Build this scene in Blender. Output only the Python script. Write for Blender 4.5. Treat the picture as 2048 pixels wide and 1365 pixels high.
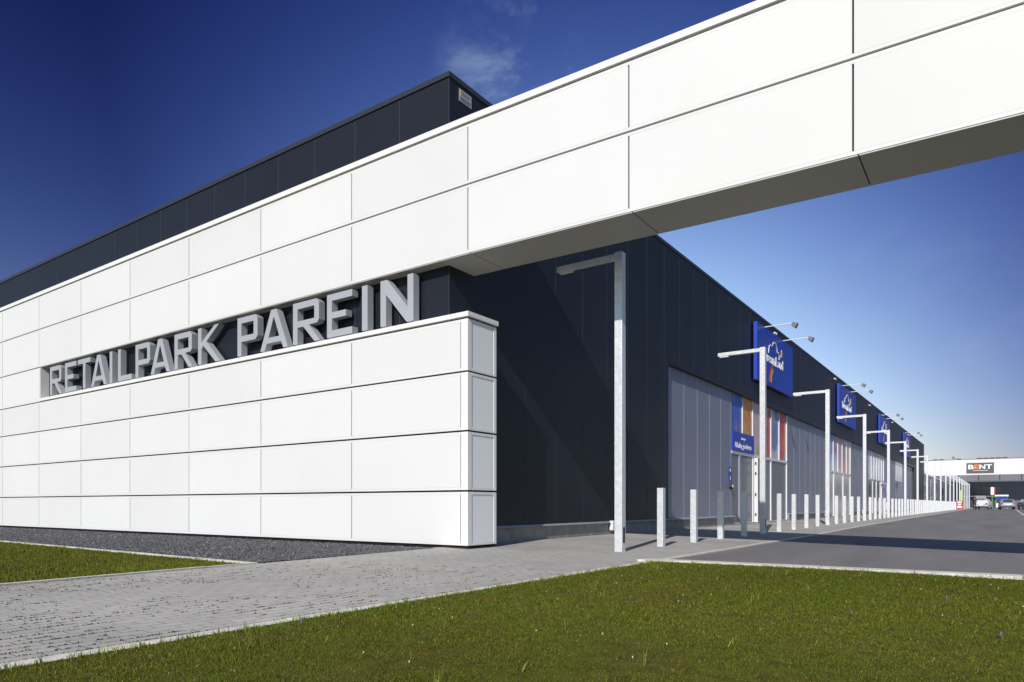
import bpy, math, random
import numpy as np
from mathutils import Vector, Matrix, noise as mnoise

# ---------------------------------------------------------------- scene, camera, light
for o in list(bpy.data.objects): bpy.data.objects.remove(o)
S = bpy.context.scene
COL = S.collection
random.seed(7); RNG = np.random.default_rng(7)
R = math.radians

cam_d = bpy.data.cameras.new('camera'); cam = bpy.data.objects.new('camera', cam_d); COL.objects.link(cam)
cam_d.sensor_width = 36; cam_d.sensor_fit = 'HORIZONTAL'; cam_d.lens = 1383.5/2048*36
cam_d.shift_x = -14.6/2048; cam_d.shift_y = 326.7/2048
cam_d.clip_start = 0.05; cam_d.clip_end = 5000
cam.location = (0, 0, .75); cam.rotation_euler = (R(90), 0, R(34.787))
S.camera = cam

SUN_DIR = Vector((-.345, 1.44, -1.0)).normalized()         # the way the light travels
sun_d = bpy.data.lights.new('sun', 'SUN'); sun_d.energy = 4.35; sun_d.angle = R(.5); sun_d.color = (1, .955, .9)
sun = bpy.data.objects.new('sun', sun_d); COL.objects.link(sun)
sun.rotation_euler = SUN_DIR.to_track_quat('-Z', 'Y').to_euler()

W = bpy.data.worlds.new('World'); S.world = W; W.use_nodes = True
wn, wl = W.node_tree.nodes, W.node_tree.links
wn.clear()
out = wn.new('ShaderNodeOutputWorld'); bg = wn.new('ShaderNodeBackground'); sky = wn.new('ShaderNodeTexSky')
sky.sky_type = 'NISHITA'; sky.sun_disc = False
sky.sun_elevation = R(34.0); sky.sun_rotation = R(166.5)
sky.air_density = 1.0; sky.dust_density = .25; sky.ozone_density = 3.0; sky.altitude = 50
bg.inputs['Strength'].default_value = .095
def wnode(t, **k):
    n = wn.new(t)
    for a, b in k.items(): setattr(n, a, b)
    return n
tc = wnode('ShaderNodeTexCoord')
def wdot(v, norm=True):
    d = wnode('ShaderNodeVectorMath', operation='DOT_PRODUCT'); wl.new(tc.outputs['Generated'], d.inputs[0])
    d.inputs[1].default_value = Vector(v).normalized() if norm else Vector(v); return d.outputs['Value']
def wmap(src, a, b, c, d, smooth=True):
    m = wnode('ShaderNodeMapRange'); m.interpolation_type = 'SMOOTHSTEP' if smooth else 'LINEAR'
    wl.new(src, m.inputs[0])
    for i, v in enumerate((a, b, c, d)): m.inputs[1+i].default_value = v
    return m.outputs[0]
def wmath(op, a, b):
    m = wnode('ShaderNodeMath', operation=op)
    for k, v in enumerate((a, b)):
        if v is None: continue
        if isinstance(v, (int, float)): m.inputs[k].default_value = v
        else: wl.new(v, m.inputs[k])
    return m.outputs[0]
# the sky seen through a polarising filter: deep blue high up and to one side, pale low down (fixed in the world, at infinity)
lobe = wmap(wdot((-.226, .873, .433)), .70, 1.0, 0, 1, False)
cc = wnode('ShaderNodeCombineColor')
for ch, (a, bz, bx, bl) in enumerate(((-2.22, -4.40, -2.82, 3.32), (-2.29, -3.70, -2.65, 3.14), (-1.52, -1.52, -1.67, 2.0))):
    e_ = wmath('ADD', wdot((bx, 0, bz), False), a)
    e_ = wmath('ADD', e_, wmath('MULTIPLY', lobe, bl))
    wl.new(wmath('EXPONENT', e_, None), cc.inputs[ch])
pol = wnode('ShaderNodeMix', data_type='RGBA', blend_type='MULTIPLY')
wl.new(wmap(wdot((-.5705, .8213, 0)), .30, .62, 0, 1), pol.inputs[0])
wl.new(sky.outputs[0], pol.inputs[6]); wl.new(cc.outputs[0], pol.inputs[7])
# thin wisps of cloud in two patches of the sky
nz = wnode('ShaderNodeTexNoise'); nz.inputs['Scale'].default_value = 11; nz.inputs['Detail'].default_value = 9
nz.inputs['Roughness'].default_value = .62; nz.inputs['Distortion'].default_value = .35
mp = wnode('ShaderNodeMapping'); mp.inputs['Scale'].default_value = (1, 1, 1.7); mp.inputs['Location'].default_value = (.3, .1, .2)
wl.new(tc.outputs['Generated'], mp.inputs[0]); wl.new(mp.outputs[0], nz.inputs['Vector'])
wisp = wmap(nz.outputs[0], .42, .85, 0, 1)
mask1 = wmap(wdot((-.580, .812, .622)), .9945, .9997, 0, 1)
mask2 = wmap(wdot((-.13, 1.12, .20)), .975, .999, 0, .25)
ad = wnode('ShaderNodeMath', operation='ADD'); wl.new(mask1, ad.inputs[0]); wl.new(mask2, ad.inputs[1])
mu = wnode('ShaderNodeMath', operation='MULTIPLY'); wl.new(ad.outputs[0], mu.inputs[0]); wl.new(wisp, mu.inputs[1])
mu2 = wnode('ShaderNodeMath', operation='MULTIPLY'); wl.new(mu.outputs[0], mu2.inputs[0]); mu2.inputs[1].default_value = .6
cl = wnode('ShaderNodeMix', data_type='RGBA'); wl.new(mu2.outputs[0], cl.inputs[0]); wl.new(pol.outputs[2], cl.inputs[6])
cl.inputs[7].default_value = (4.2, 5.4, 7.6, 1)
wl.new(cl.outputs[2], bg.inputs['Color']); wl.new(bg.outputs[0], out.inputs['Surface'])

S.render.engine = 'CYCLES'
S.view_settings.view_transform = 'Standard'; S.view_settings.look = 'None'
S.view_settings.exposure = 0.0; S.view_settings.gamma = 1
S.cycles.max_bounces = 6

# ---------------------------------------------------------------- helpers
def lin(r, g, b): return tuple(((c/255)/12.92 if c/255 <= .04045 else ((c/255+.055)/1.055)**2.4) for c in (r, g, b))
def mat(name, col, rough=.5, metal=0.0, var=.0, vscale=3.0, bump=0.0, bscale=40.0, spec=.5, vdetail=4.0, emit=None):
    m = bpy.data.materials.new(name); m.use_nodes = True
    n, l = m.node_tree.nodes, m.node_tree.links
    b = n['Principled BSDF']; b.inputs['Roughness'].default_value = rough; b.inputs['Metallic'].default_value = metal
    b.inputs['Specular IOR Level'].default_value = spec
    b.inputs['Base Color'].default_value = (*col, 1)
    t = n.new('ShaderNodeTexCoord')
    if var > 0:
        z = n.new('ShaderNodeTexNoise'); z.inputs['Scale'].default_value = vscale; z.inputs['Detail'].default_value = vdetail
        l.new(t.outputs['Object'], z.inputs['Vector'])
        r = n.new('ShaderNodeMapRange'); l.new(z.outputs[0], r.inputs[0]); r.inputs[1].default_value = .3; r.inputs[2].default_value = .7
        r.inputs[3].default_value = 1-var; r.inputs[4].default_value = 1+var
        h = n.new('ShaderNodeHueSaturation'); h.inputs['Color'].default_value = (*col, 1); l.new(r.outputs[0], h.inputs['Value'])
        l.new(h.outputs[0], b.inputs['Base Color'])
    if bump > 0:
        z = n.new('ShaderNodeTexNoise'); z.inputs['Scale'].default_value = bscale; z.inputs['Detail'].default_value = 3
        l.new(t.outputs['Object'], z.inputs['Vector'])
        u = n.new('ShaderNodeBump'); u.inputs['Strength'].default_value = bump; u.inputs['Distance'].default_value = .02
        l.new(z.outputs[0], u.inputs['Height']); l.new(u.outputs[0], b.inputs['Normal'])
    if emit:
        b.inputs['Emission Color'].default_value = (*emit[0], 1); b.inputs['Emission Strength'].default_value = emit[1]
    return m

class MB:
    def __init__(s): s.v = []; s.f = []; s.m = []
    def quad(s, a, b, c, d, mi=0):
        i = len(s.v); s.v += [tuple(a), tuple(b), tuple(c), tuple(d)]; s.f.append((i, i+1, i+2, i+3)); s.m.append(mi)
    def box(s, x0, x1, y0, y1, z0, z1, mi=0, bev=0):
        i = len(s.v)
        s.v += [(x, y, z) for x in (x0, x1) for y in (y0, y1) for z in (z0, z1)]
        for f in ((0,1,3,2), (4,6,7,5), (0,4,5,1), (2,3,7,6), (0,2,6,4), (1,5,7,3)):
            s.f.append(tuple(i+k for k in f)); s.m.append(mi)
    def hexa(s, p, mi=0):      # 8 points: bottom ring 4, top ring 4
        i = len(s.v); s.v += [tuple(q) for q in p]
        for f in ((3,2,1,0), (4,5,6,7), (0,1,5,4), (1,2,6,5), (2,3,7,6), (3,0,4,7)):
            s.f.append(tuple(i+k for k in f)); s.m.append(mi)
    def tube(s, a, b, ra, rb=None, n=12, mi=0, caps=True):
        rb = ra if rb is None else rb
        a, b = Vector(a), Vector(b); d = (b-a).normalized()
        u = d.orthogonal().normalized(); w = d.cross(u); i = len(s.v)
        for c, r in ((a, ra), (b, rb)):
            for k in range(n):
                t = 2*math.pi*k/n; s.v.append(tuple(c+u*(r*math.cos(t))+w*(r*math.sin(t))))
        for k in range(n):
            s.f.append((i+k, i+(k+1) % n, i+n+(k+1) % n, i+n+k)); s.m.append(mi)
        if caps:
            s.f.append(tuple(i+k for k in reversed(range(n)))); s.m.append(mi)
            s.f.append(tuple(i+n+k for k in range(n))); s.m.append(mi)
    def poly(s, pts, mi=0):
        i = len(s.v); s.v += [tuple(p) for p in pts]; s.f.append(tuple(range(i, i+len(pts)))); s.m.append(mi)
    def prism(s, pts, off, mi=0):     # pts a 3-D polygon, off the extrusion vector
        n = len(pts); i = len(s.v); off = Vector(off)
        s.v += [tuple(p) for p in pts]+[tuple(Vector(p)+off) for p in pts]
        s.f.append(tuple(i+k for k in range(n))); s.m.append(mi)
        s.f.append(tuple(i+n+k for k in reversed(range(n)))); s.m.append(mi)
        for k in range(n):
            s.f.append((i+k, i+n+k, i+n+(k+1) % n, i+(k+1) % n)); s.m.append(mi)
    def add(s, verts, faces, mi=0):
        i = len(s.v); s.v += [tuple(v) for v in verts]
        for f in faces: s.f.append(tuple(i+k for k in f)); s.m.append(mi)
    def build(s, name, mats, parent=None, bevel=0, smooth=False, origin=None):
        org = Vector(origin) if origin is not None else (parent_world(parent) if parent else Vector((0, 0, 0)))
        me = bpy.data.meshes.new(name)
        me.from_pydata([tuple(Vector(v)-org) for v in s.v], [], s.f)
        mats = mats if isinstance(mats, (list, tuple)) else [mats]
        for m in mats: me.materials.append(m)
        me.polygons.foreach_set('material_index', s.m)
        if smooth: me.polygons.foreach_set('use_smooth', [True]*len(me.polygons))
        me.update()
        o = bpy.data.objects.new(name, me); COL.objects.link(o)
        if parent: o.parent = parent; o.location = org-parent_world(parent)
        else: o.location = org
        if bevel:
            b = o.modifiers.new('bevel', 'BEVEL'); b.width = bevel; b.segments = 2; b.limit_method = 'ANGLE'; b.angle_limit = R(35)
        return o
def parent_world(o):
    p = Vector((0, 0, 0))
    while o: p += o.location; o = o.parent
    return p
def tag(o, label=None, cat=None, group=None, kind=None):
    if label: o['label'] = label
    if cat: o['category'] = cat
    if group: o['group'] = group
    if kind: o['kind'] = kind
    return o
def thing(name, loc, label, cat, group=None):
    o = bpy.data.objects.new(name, None); COL.objects.link(o); o.location = loc; o.empty_display_size = .2
    return tag(o, label, cat, group)
def dup(o, parent=None):
    c = o.copy(); COL.objects.link(c)
    if parent: c.parent = parent
    for ch in list(o.children): dup(ch, c)
    return c
def text_geo(txt, size, ext, xscale=1.0, bold=0.0):
    cu = bpy.data.curves.new('txt', 'FONT'); cu.body = txt; cu.size = size; cu.extrude = ext/2; cu.offset = bold
    o = bpy.data.objects.new('txt', cu); COL.objects.link(o)
    dg = bpy.context.evaluated_depsgraph_get(); me = bpy.data.meshes.new_from_object(o.evaluated_get(dg))
    vs = [(v.co.x*xscale, v.co.y, v.co.z) for v in me.vertices]; fs = [tuple(p.vertices) for p in me.polygons]
    bpy.data.objects.remove(o); bpy.data.meshes.remove(me)
    return vs, fs
def shape_geo(loops, ext):
    cu = bpy.data.curves.new('shp', 'CURVE'); cu.dimensions = '2D'; cu.fill_mode = 'BOTH'; cu.extrude = ext/2
    for lp in loops:
        sp = cu.splines.new('POLY'); sp.points.add(len(lp)-1); sp.use_cyclic_u = True
        for k, (x, y) in enumerate(lp): sp.points[k].co = (x, y, 0, 1)
    o = bpy.data.objects.new('shp', cu); COL.objects.link(o)
    dg = bpy.context.evaluated_depsgraph_get(); me = bpy.data.meshes.new_from_object(o.evaluated_get(dg))
    vs = [tuple(v.co) for v in me.vertices]; fs = [tuple(p.vertices) for p in me.polygons]
    bpy.data.objects.remove(o); bpy.data.meshes.remove(me)
    return vs, fs
def on_side(vs, X, Y, Z): return [(X+z, Y+x, Z+y) for x, y, z in vs]     # lettering on a wall facing +X
def on_front(vs, X, Y, Z): return [(X+x, Y-z, Z+y) for x, y, z in vs]    # lettering on a wall facing -Y

def lerp(x, xs, ys): return float(np.interp(x, xs, ys))
def cross(x): return lerp(x, [-8.05, -4.25, 4, 60], [0, -.085, -.27, -.35])
def wY(y): return lerp(y, [0, 20, 28, 60, 115], [1, 1, .55, .3, .15])
def gz(x, y): return cross(x)*wY(y)

# ---------------------------------------------------------------- materials
M = {}
def white_panel(name, col):
    m = mat(name, col, .55, 0, .02, .45, bump=.06, bscale=.9, spec=.3)
    n, l = m.node_tree.nodes, m.node_tree.links; b = n['Principled BSDF']
    g = n.new('ShaderNodeNewGeometry'); r = n.new('ShaderNodeMapRange'); l.new(g.outputs['Random Per Island'], r.inputs[0])
    r.inputs[3].default_value = .965; r.inputs[4].default_value = 1.02
    src = b.inputs['Base Color'].links[0].from_socket
    h = n.new('ShaderNodeHueSaturation'); l.new(src, h.inputs['Color']); l.new(r.outputs[0], h.inputs['Value']); l.new(h.outputs[0], b.inputs['Base Color'])
    return m
M['white'] = white_panel('white_panel', (.70, .70, .69))
M['white_trim'] = mat('white_trim', (.77, .76, .74), .45, spec=.3)
M['gap'] = mat('joint_gap', (.008, .006, .007), .8)
M['end_panel'] = mat('end_panel', (.84, .84, .84), .25)
M['dark'] = mat('dark_panel', (.0125, .0145, .022), .44, 0, .10, .35, bump=.05, bscale=1.1, spec=.28)
M['dark_seam'] = mat('dark_seam', (.030, .035, .048), .5, spec=.3)
M['dark_edge'] = mat('dark_coping', (.030, .034, .042), .38)
M['grey'] = mat('grey_panel', (.205, .215, .285), .4, .1, .05, .4)
M['grey_seam'] = mat('grey_seam', (.36, .38, .46), .4, .2)
M['plinth'] = mat('plinth_concrete', (.27, .265, .25), .9, 0, .18, 5, .3, 30)
M['sill'] = mat('drip_sill', (.34, .36, .40), .4, .3)
M['letter'] = mat('letter_metal', (.41, .42, .45), .4, .1, .04, 2)
M['white_metal'] = mat('white_metal', (.72, .72, .74), .35)
M['black'] = mat('black_plastic', (.02, .02, .022), .5)
M['darkglass'] = mat('dark_glass', (.05, .055, .07), .12, 0, 0, spec=.8)
M['glass'] = mat('shop_glass', (.13, .14, .17), .12, 0, .1, 1.5, spec=.8)
M['blue'] = mat('blue_board', (.012, .05, .42), .4, 0)
M['text'] = mat('white_lettering', (.82, .83, .88), .5)
M['yellow'] = mat('yellow_paint', (.85, .55, .05), .5)
M['orange'] = mat('orange_paint', (.85, .25, .03), .5)
M['red'] = mat('red_paint', (.45, .03, .03), .5)
M['green'] = mat('green_paint', (.12, .42, .08), .5)
M['signgrey'] = mat('sign_grey', (.10, .09, .09), .5)
M['kerb'] = mat('kerb_concrete', (.60, .58, .50), .9, 0, .14, 7, .3, 60)
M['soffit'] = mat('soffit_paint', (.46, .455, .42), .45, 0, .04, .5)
M['roof'] = mat('roof_gravel', (.2, .2, .2), .9)

def galv():
    m = bpy.data.materials.new('galvanised_steel'); m.use_nodes = True
    n, l = m.node_tree.nodes, m.node_tree.links; b = n['Principled BSDF']
    t = n.new('ShaderNodeTexCoord'); g = n.new('ShaderNodeNewGeometry')
    v = n.new('ShaderNodeTexVoronoi'); v.inputs['Scale'].default_value = 26; l.new(g.outputs['Position'], v.inputs['Vector'])
    z = n.new('ShaderNodeTexNoise'); z.inputs['Scale'].default_value = 9; z.inputs['Detail'].default_value = 5; l.new(g.outputs['Position'], z.inputs['Vector'])
    a = n.new('ShaderNodeMath'); a.operation = 'MULTIPLY'; l.new(v.outputs['Color'], a.inputs[0]); l.new(z.outputs[0], a.inputs[1])
    r = n.new('ShaderNodeMapRange'); l.new(a.outputs[0], r.inputs[0]); r.inputs[1].default_value = .05; r.inputs[2].default_value = .5
    r.inputs[3].default_value = .86; r.inputs[4].default_value = 1.0
    h = n.new('ShaderNodeHueSaturation'); h.inputs['Color'].default_value = (.80, .81, .83, 1); l.new(r.outputs[0], h.inputs['Value'])
    l.new(h.outputs[0], b.inputs['Base Color']); b.inputs['Metallic'].default_value = .5
    r2 = n.new('ShaderNodeMapRange'); l.new(a.outputs[0], r2.inputs[0]); r2.inputs[3].default_value = .42; r2.inputs[4].default_value = .6
    l.new(r2.outputs[0], b.inputs['Roughness'])
    return m
M['galv'] = galv()

def brick_mat():
    m = bpy.data.materials.new('concrete_pavers'); m.use_nodes = True
    n, l = m.node_tree.nodes, m.node_tree.links; b = n['Principled BSDF']; b.inputs['Roughness'].default_value = .82
    b.inputs['Specular IOR Level'].default_value = .35
    t = n.new('ShaderNodeTexCoord'); sp = n.new('ShaderNodeSeparateXYZ'); cb = n.new('ShaderNodeCombineXYZ')
    l.new(t.outputs['Object'], sp.inputs[0])
    # the rows wander a little
    wz = n.new('ShaderNodeTexNoise'); wz.inputs['Scale'].default_value = 1.3; l.new(t.outputs['Object'], wz.inputs['Vector'])
    wm = n.new('ShaderNodeMath'); wm.operation = 'MULTIPLY'; wm.inputs[1].default_value = .02; l.new(wz.outputs[0], wm.inputs[0])
    wa = n.new('ShaderNodeMath'); wa.operation = 'ADD'; l.new(sp.outputs[0], wa.inputs[0]); l.new(wm.outputs[0], wa.inputs[1])
    l.new(sp.outputs[1], cb.inputs[0]); l.new(wa.outputs[0], cb.inputs[1])
    k = n.new('ShaderNodeTexBrick'); l.new(cb.outputs[0], k.inputs['Vector'])
    k.inputs['Scale'].default_value = 1; k.inputs['Brick Width'].default_value = .22; k.inputs['Row Height'].default_value = .11
    k.inputs['Mortar Size'].default_value = .0042; k.inputs['Mortar Smooth'].default_value = .3
    k.inputs['Color1'].default_value = (.405, .383, .355, 1); k.inputs['Color2'].default_value = (.46, .436, .405, 1); k.inputs['Mortar'].default_value = (.20, .18, .155, 1)
    # stains
    z = n.new('ShaderNodeTexNoise'); z.inputs['Scale'].default_value = .55; z.inputs['Detail'].default_value = 8; z.inputs['Roughness'].default_value = .6
    l.new(t.outputs['Object'], z.inputs['Vector'])
    r = n.new('ShaderNodeMapRange'); l.new(z.outputs[0], r.inputs[0]); r.inputs[1].default_value = .3; r.inputs[2].default_value = .72; r.inputs[3].default_value = .80; r.inputs[4].default_value = 1.1
    z2 = n.new('ShaderNodeTexNoise'); z2.inputs['Scale'].default_value = 45; z2.inputs['Detail'].default_value = 5; l.new(t.outputs['Object'], z2.inputs['Vector'])
    r2 = n.new('ShaderNodeMapRange'); l.new(z2.outputs[0], r2.inputs[0]); r2.inputs[1].default_value = .3; r2.inputs[2].default_value = .7; r2.inputs[3].default_value = .86; r2.inputs[4].default_value = 1.1
    mm = n.new('ShaderNodeMath'); mm.operation = 'MULTIPLY'; l.new(r.outputs[0], mm.inputs[0]); l.new(r2.outputs[0], mm.inputs[1])
    h = n.new('ShaderNodeHueSaturation'); l.new(k.outputs['Color'], h.inputs['Color']); l.new(mm.outputs[0], h.inputs['Value'])
    # moss in the joints of some patches
    z3 = n.new('ShaderNodeTexNoise'); z3.inputs['Scale'].default_value = 5.5; z3.inputs['Detail'].default_value = 3; l.new(t.outputs['Object'], z3.inputs['Vector'])
    r3 = n.new('ShaderNodeMapRange'); l.new(z3.outputs[0], r3.inputs[0]); r3.inputs[1].default_value = .52; r3.inputs[2].default_value = .70
    m3 = n.new('ShaderNodeMath'); m3.operation = 'MULTIPLY'; l.new(r3.outputs[0], m3.inputs[0]); l.new(k.outputs['Fac'], m3.inputs[1])
    mx = n.new('ShaderNodeMix'); mx.data_type = 'RGBA'; l.new(m3.outputs[0], mx.inputs[0]); l.new(h.outputs[0], mx.inputs[6]); mx.inputs[7].default_value = (.035, .04, .02, 1)
    l.new(mx.outputs[2], b.inputs['Base Color'])
    u = n.new('ShaderNodeBump'); u.inputs['Strength'].default_value = .6; u.inputs['Distance'].default_value = .006; u.invert = True
    l.new(k.outputs['Fac'], u.inputs['Height'])
    u2 = n.new('ShaderNodeBump'); u2.inputs['Strength'].default_value = .25; u2.inputs['Distance'].default_value = .004
    l.new(z2.outputs[0], u2.inputs['Height']); l.new(u.outputs[0], u2.inputs['Normal']); l.new(u2.outputs[0], b.inputs['Normal'])
    return m
M['paver'] = brick_mat()

def asphalt_mat():
    m = bpy.data.materials.new('asphalt'); m.use_nodes = True
    n, l = m.node_tree.nodes, m.node_tree.links; b = n['Principled BSDF']; b.inputs['Roughness'].default_value = .75
    b.inputs['Specular IOR Level'].default_value = .4
    t = n.new('ShaderNodeTexCoord')
    z = n.new('ShaderNodeTexNoise'); z.inputs['Scale'].default_value = 60; z.inputs['Detail'].default_value = 6; l.new(t.outputs['Object'], z.inputs['Vector'])
    r = n.new('ShaderNodeMapRange'); l.new(z.outputs[0], r.inputs[0]); r.inputs[1].default_value = .3; r.inputs[2].default_value = .7; r.inputs[3].default_value = .78; r.inputs[4].default_value = 1.22
    mp = n.new('ShaderNodeMapping'); mp.inputs['Scale'].default_value = (.9, .16, 1); l.new(t.outputs['Object'], mp.inputs[0])
    z2 = n.new('ShaderNodeTexNoise'); z2.inputs['Scale'].default_value = 1.1; z2.inputs['Detail'].default_value = 7; l.new(mp.outputs[0], z2.inputs['Vector'])
    r2 = n.new('ShaderNodeMapRange'); l.new(z2.outputs[0], r2.inputs[0]); r2.inputs[1].default_value = .3; r2.inputs[2].default_value = .7; r2.inputs[3].default_value = .82; r2.inputs[4].default_value = 1.16
    mm = n.new('ShaderNodeMath'); mm.operation = 'MULTIPLY'; l.new(r.outputs[0], mm.inputs[0]); l.new(r2.outputs[0], mm.inputs[1])
    h = n.new('ShaderNodeHueSaturation'); h.inputs['Color'].default_value = (.190, .178, .172, 1); l.new(mm.outputs[0], h.inputs['Value'])
    v3 = n.new('ShaderNodeTexVoronoi'); v3.inputs['Scale'].default_value = 14; l.new(t.outputs['Object'], v3.inputs['Vector'])
    q3 = n.new('ShaderNodeMapRange'); l.new(v3.outputs['Distance'], q3.inputs[0]); q3.inputs[1].default_value = .05; q3.inputs[2].default_value = .09; q3.inputs[3].default_value = 1; q3.inputs[4].default_value = 0
    s3 = n.new('ShaderNodeSeparateColor'); l.new(v3.outputs['Color'], s3.inputs[0])
    g3 = n.new('ShaderNodeMath'); g3.operation = 'GREATER_THAN'; g3.inputs[1].default_value = .86; l.new(s3.outputs[0], g3.inputs[0])
    m3 = n.new('ShaderNodeMath'); m3.operation = 'MULTIPLY'; l.new(q3.outputs[0], m3.inputs[0]); l.new(g3.outputs[0], m3.inputs[1])
    x3 = n.new('ShaderNodeMix'); x3.data_type = 'RGBA'; l.new(m3.outputs[0], x3.inputs[0]); l.new(h.outputs[0], x3.inputs[6]); x3.inputs[7].default_value = (.42, .40, .36, 1)
    l.new(x3.outputs[2], b.inputs['Base Color'])
    u = n.new('ShaderNodeBump'); u.inputs['Strength'].default_value = .4; u.inputs['Distance'].default_value = .006
    l.new(z.outputs[0], u.inputs['Height']); l.new(u.outputs[0], b.inputs['Normal'])
    return m
M['asphalt'] = asphalt_mat()
M['soil'] = mat('lawn_soil', (.08, .08, .014), .95, 0, .3, 9, .3, 60, spec=.1)
M['gravelbed'] = mat('gravel_bed', (.055, .056, .06), .95, 0, .5, 60, .9, 70)
M['terrain'] = mat('far_ground', (.10, .11, .06), .95, 0, .2, .2)

def attr_mat(name, rough=.6, spec=.3, trans=0.0):
    m = bpy.data.materials.new(name); m.use_nodes = True
    n, l = m.node_tree.nodes, m.node_tree.links; b = n['Principled BSDF']; b.inputs['Roughness'].default_value = rough
    b.inputs['Specular IOR Level'].default_value = spec
    a = n.new('ShaderNodeAttribute'); a.attribute_name = 'Col'; l.new(a.outputs['Color'], b.inputs['Base Color'])
    return m
M['grass'] = attr_mat('grass_blades', .7, .08)
M['stone'] = attr_mat('gravel_stones', .8, .3)

# ---------------------------------------------------------------- setting: ground sheets
def grid(name, xs, ys, zf, m, kind='structure', label=None):
    b = MB(); nx, ny = len(xs), len(ys)
    b.v = [(x, y, zf(x, y)) for y in ys for x in xs]
    for j in range(ny-1):
        for i in range(nx-1): b.f.append((j*nx+i, j*nx+i+1, (j+1)*nx+i+1, (j+1)*nx+i)); b.m.append(0)
    o = b.build(name, m); tag(o, label, None, None, kind); return o
b = MB(); b.quad((-2500, -2500, -.6), (2500, -2500, -.6), (2500, 2500, -.6), (-2500, 2500, -.6))
tag(b.build('ground', M['terrain']), kind='structure')
yl = [-8, 0, 5, 8.9, 9.6, 12, 16, 20, 24, 28, 36, 44, 52, 60, 75, 90, 115, 140, 182]
KX = -4.25
grid('pavement', [-8.05, -7, -6, -5, KX], [y for y in yl if y >= 8.9], gz, M['paver'])
# path from the lower left between the two lawns, joining the pavement
PL = [(-7.42, -8), (-7.50, 0), (-7.60, 2.5), (-7.74, 4.67), (-7.93, 8.3), (-7.95, 8.9)]
b = MB()
for (xa, ya), (xb, yb) in zip(PL[:-1], PL[1:]):
    for k in range(4):
        u0, u1 = k/4, (k+1)/4
        P = [(xa+(KX-xa)*u0, ya), (xa+(KX-xa)*u1, ya), (xb+(KX-xb)*u1, yb), (xb+(KX-xb)*u0, yb)]
        b.quad(*[(x, y, gz(x, y)) for x, y in P])
tag(b.build('path', M['paver']), kind='structure')
grid('road', [KX, -3, -1, 1, 4, 10, 60], [9.3, 12, 16, 20, 24, 28, 36, 44, 52, 60, 75, 90, 115, 140, 182, 230], lambda x, y: gz(x, y)-.012, M['asphalt'])
def lz(x, y): return -.075+.035*max(0, min(1, (9.3-y)/6))*0-.01*math.sin(x*.8)*math.cos(y*.7)
grid('lawn', list(np.arange(-4.11, 30, 1.0)), list(np.linspace(-8, 9.32, 14)), lz, M['soil'])
def l2z(x, y): return -.02+.008*math.sin(x)
LW = [(-60, 6.6), (-17.4, 5.60), (-8.0, 5.32)]
b = MB()
b.poly([(-60, -8, -.02), (-7.47, -8, -.02), (-7.55, 0, -.02), (-7.66, 2.5, -.02), (-7.79, 4.67, -.02), (-7.83, 5.30, -.02), (-17.4, 5.60, -.02), (-60, 6.6, -.02)])
tag(b.build('lawn', M['soil']), kind='structure')
b = MB()
b.poly([(-60, 6.7, -.03), (-17.4, 5.70, -.03), (-7.85, 5.42, -.03), (-7.97, 8.9, -.03), (-7.97, 9.2, -.03), (-60, 9.2, -.03)])
tag(b.build('gravel_bed', M['gravelbed']), kind='structure')
# ---- concrete edgings
def strip(b, pts, w, ztop, h=.12, seg=1.0, gap=.006):
    """edging stones laid along a line; w to the left of the direction"""
    for (x0, y0), (x1, y1) in zip(pts[:-1], pts[1:]):
        L = math.hypot(x1-x0, y1-y0); n = max(1, round(L/seg)); dx, dy = (x1-x0)/L, (y1-y0)/L; nx, ny = -dy, dx
        for k in range(n):
            a, c = k*L/n+gap/2, (k+1)*L/n-gap/2
            q = [(x0+dx*a, y0+dy*a), (x0+dx*c, y0+dy*c), (x0+dx*c+nx*w, y0+dy*c+ny*w), (x0+dx*a+nx*w, y0+dy*a+ny*w)]
            j = random.uniform(-.002, .002)
            zt = [ztop(x, y)+j for x, y in q]
            b.hexa([(x, y, z-h) for (x, y), z in zip(q, zt)]+[(x, y, z) for (x, y), z in zip(q, zt)])
b = MB(); strip(b, [(KX+.15, -6), (KX+.15, 9.25)], .145, lambda x, y: gz(KX, y)+.012)
tag(b.build('path_kerb', M['kerb'], bevel=.004), kind='structure')
b = MB(); strip(b, [(KX+.10, 9.62), (KX+.10, 182)], .10, lambda x, y: gz(KX, y)+.006, seg=1.0)
tag(b.build('road_kerb', M['kerb']), kind='structure')
b = MB(); strip(b, [(-4.02, 9.30), (.22, 9.52), (30, 11)], .26, lambda x, y: -.052+.0*x, seg=1.0)
b.prism([(-4.33, 9.27, -.052), (-4.03, 9.305, -.052), (-4.04, 9.555, -.052), (-4.22, 9.545, -.052), (-4.37, 9.42, -.052), (-4.38, 9.32, -.052)], (0, 0, -.12))
tag(b.build('lawn_kerb', M['kerb'], bevel=.006), kind='structure')
b = MB()
strip(b, [(-60, 6.6), (-17.4, 5.60), (-7.85, 5.31)], .10, lambda x, y: -.002)
tag(b.build('gravel_kerb', M['kerb'], bevel=.004), kind='structure')
b = MB(); strip(b, [(-7.47, -8), (-7.55, 0), (-7.66, 2.5), (-7.79, 4.67), (-7.82, 5.3)], .07, lambda x, y: .004)
tag(b.build('path_edging', M['kerb']), kind='structure')

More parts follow.
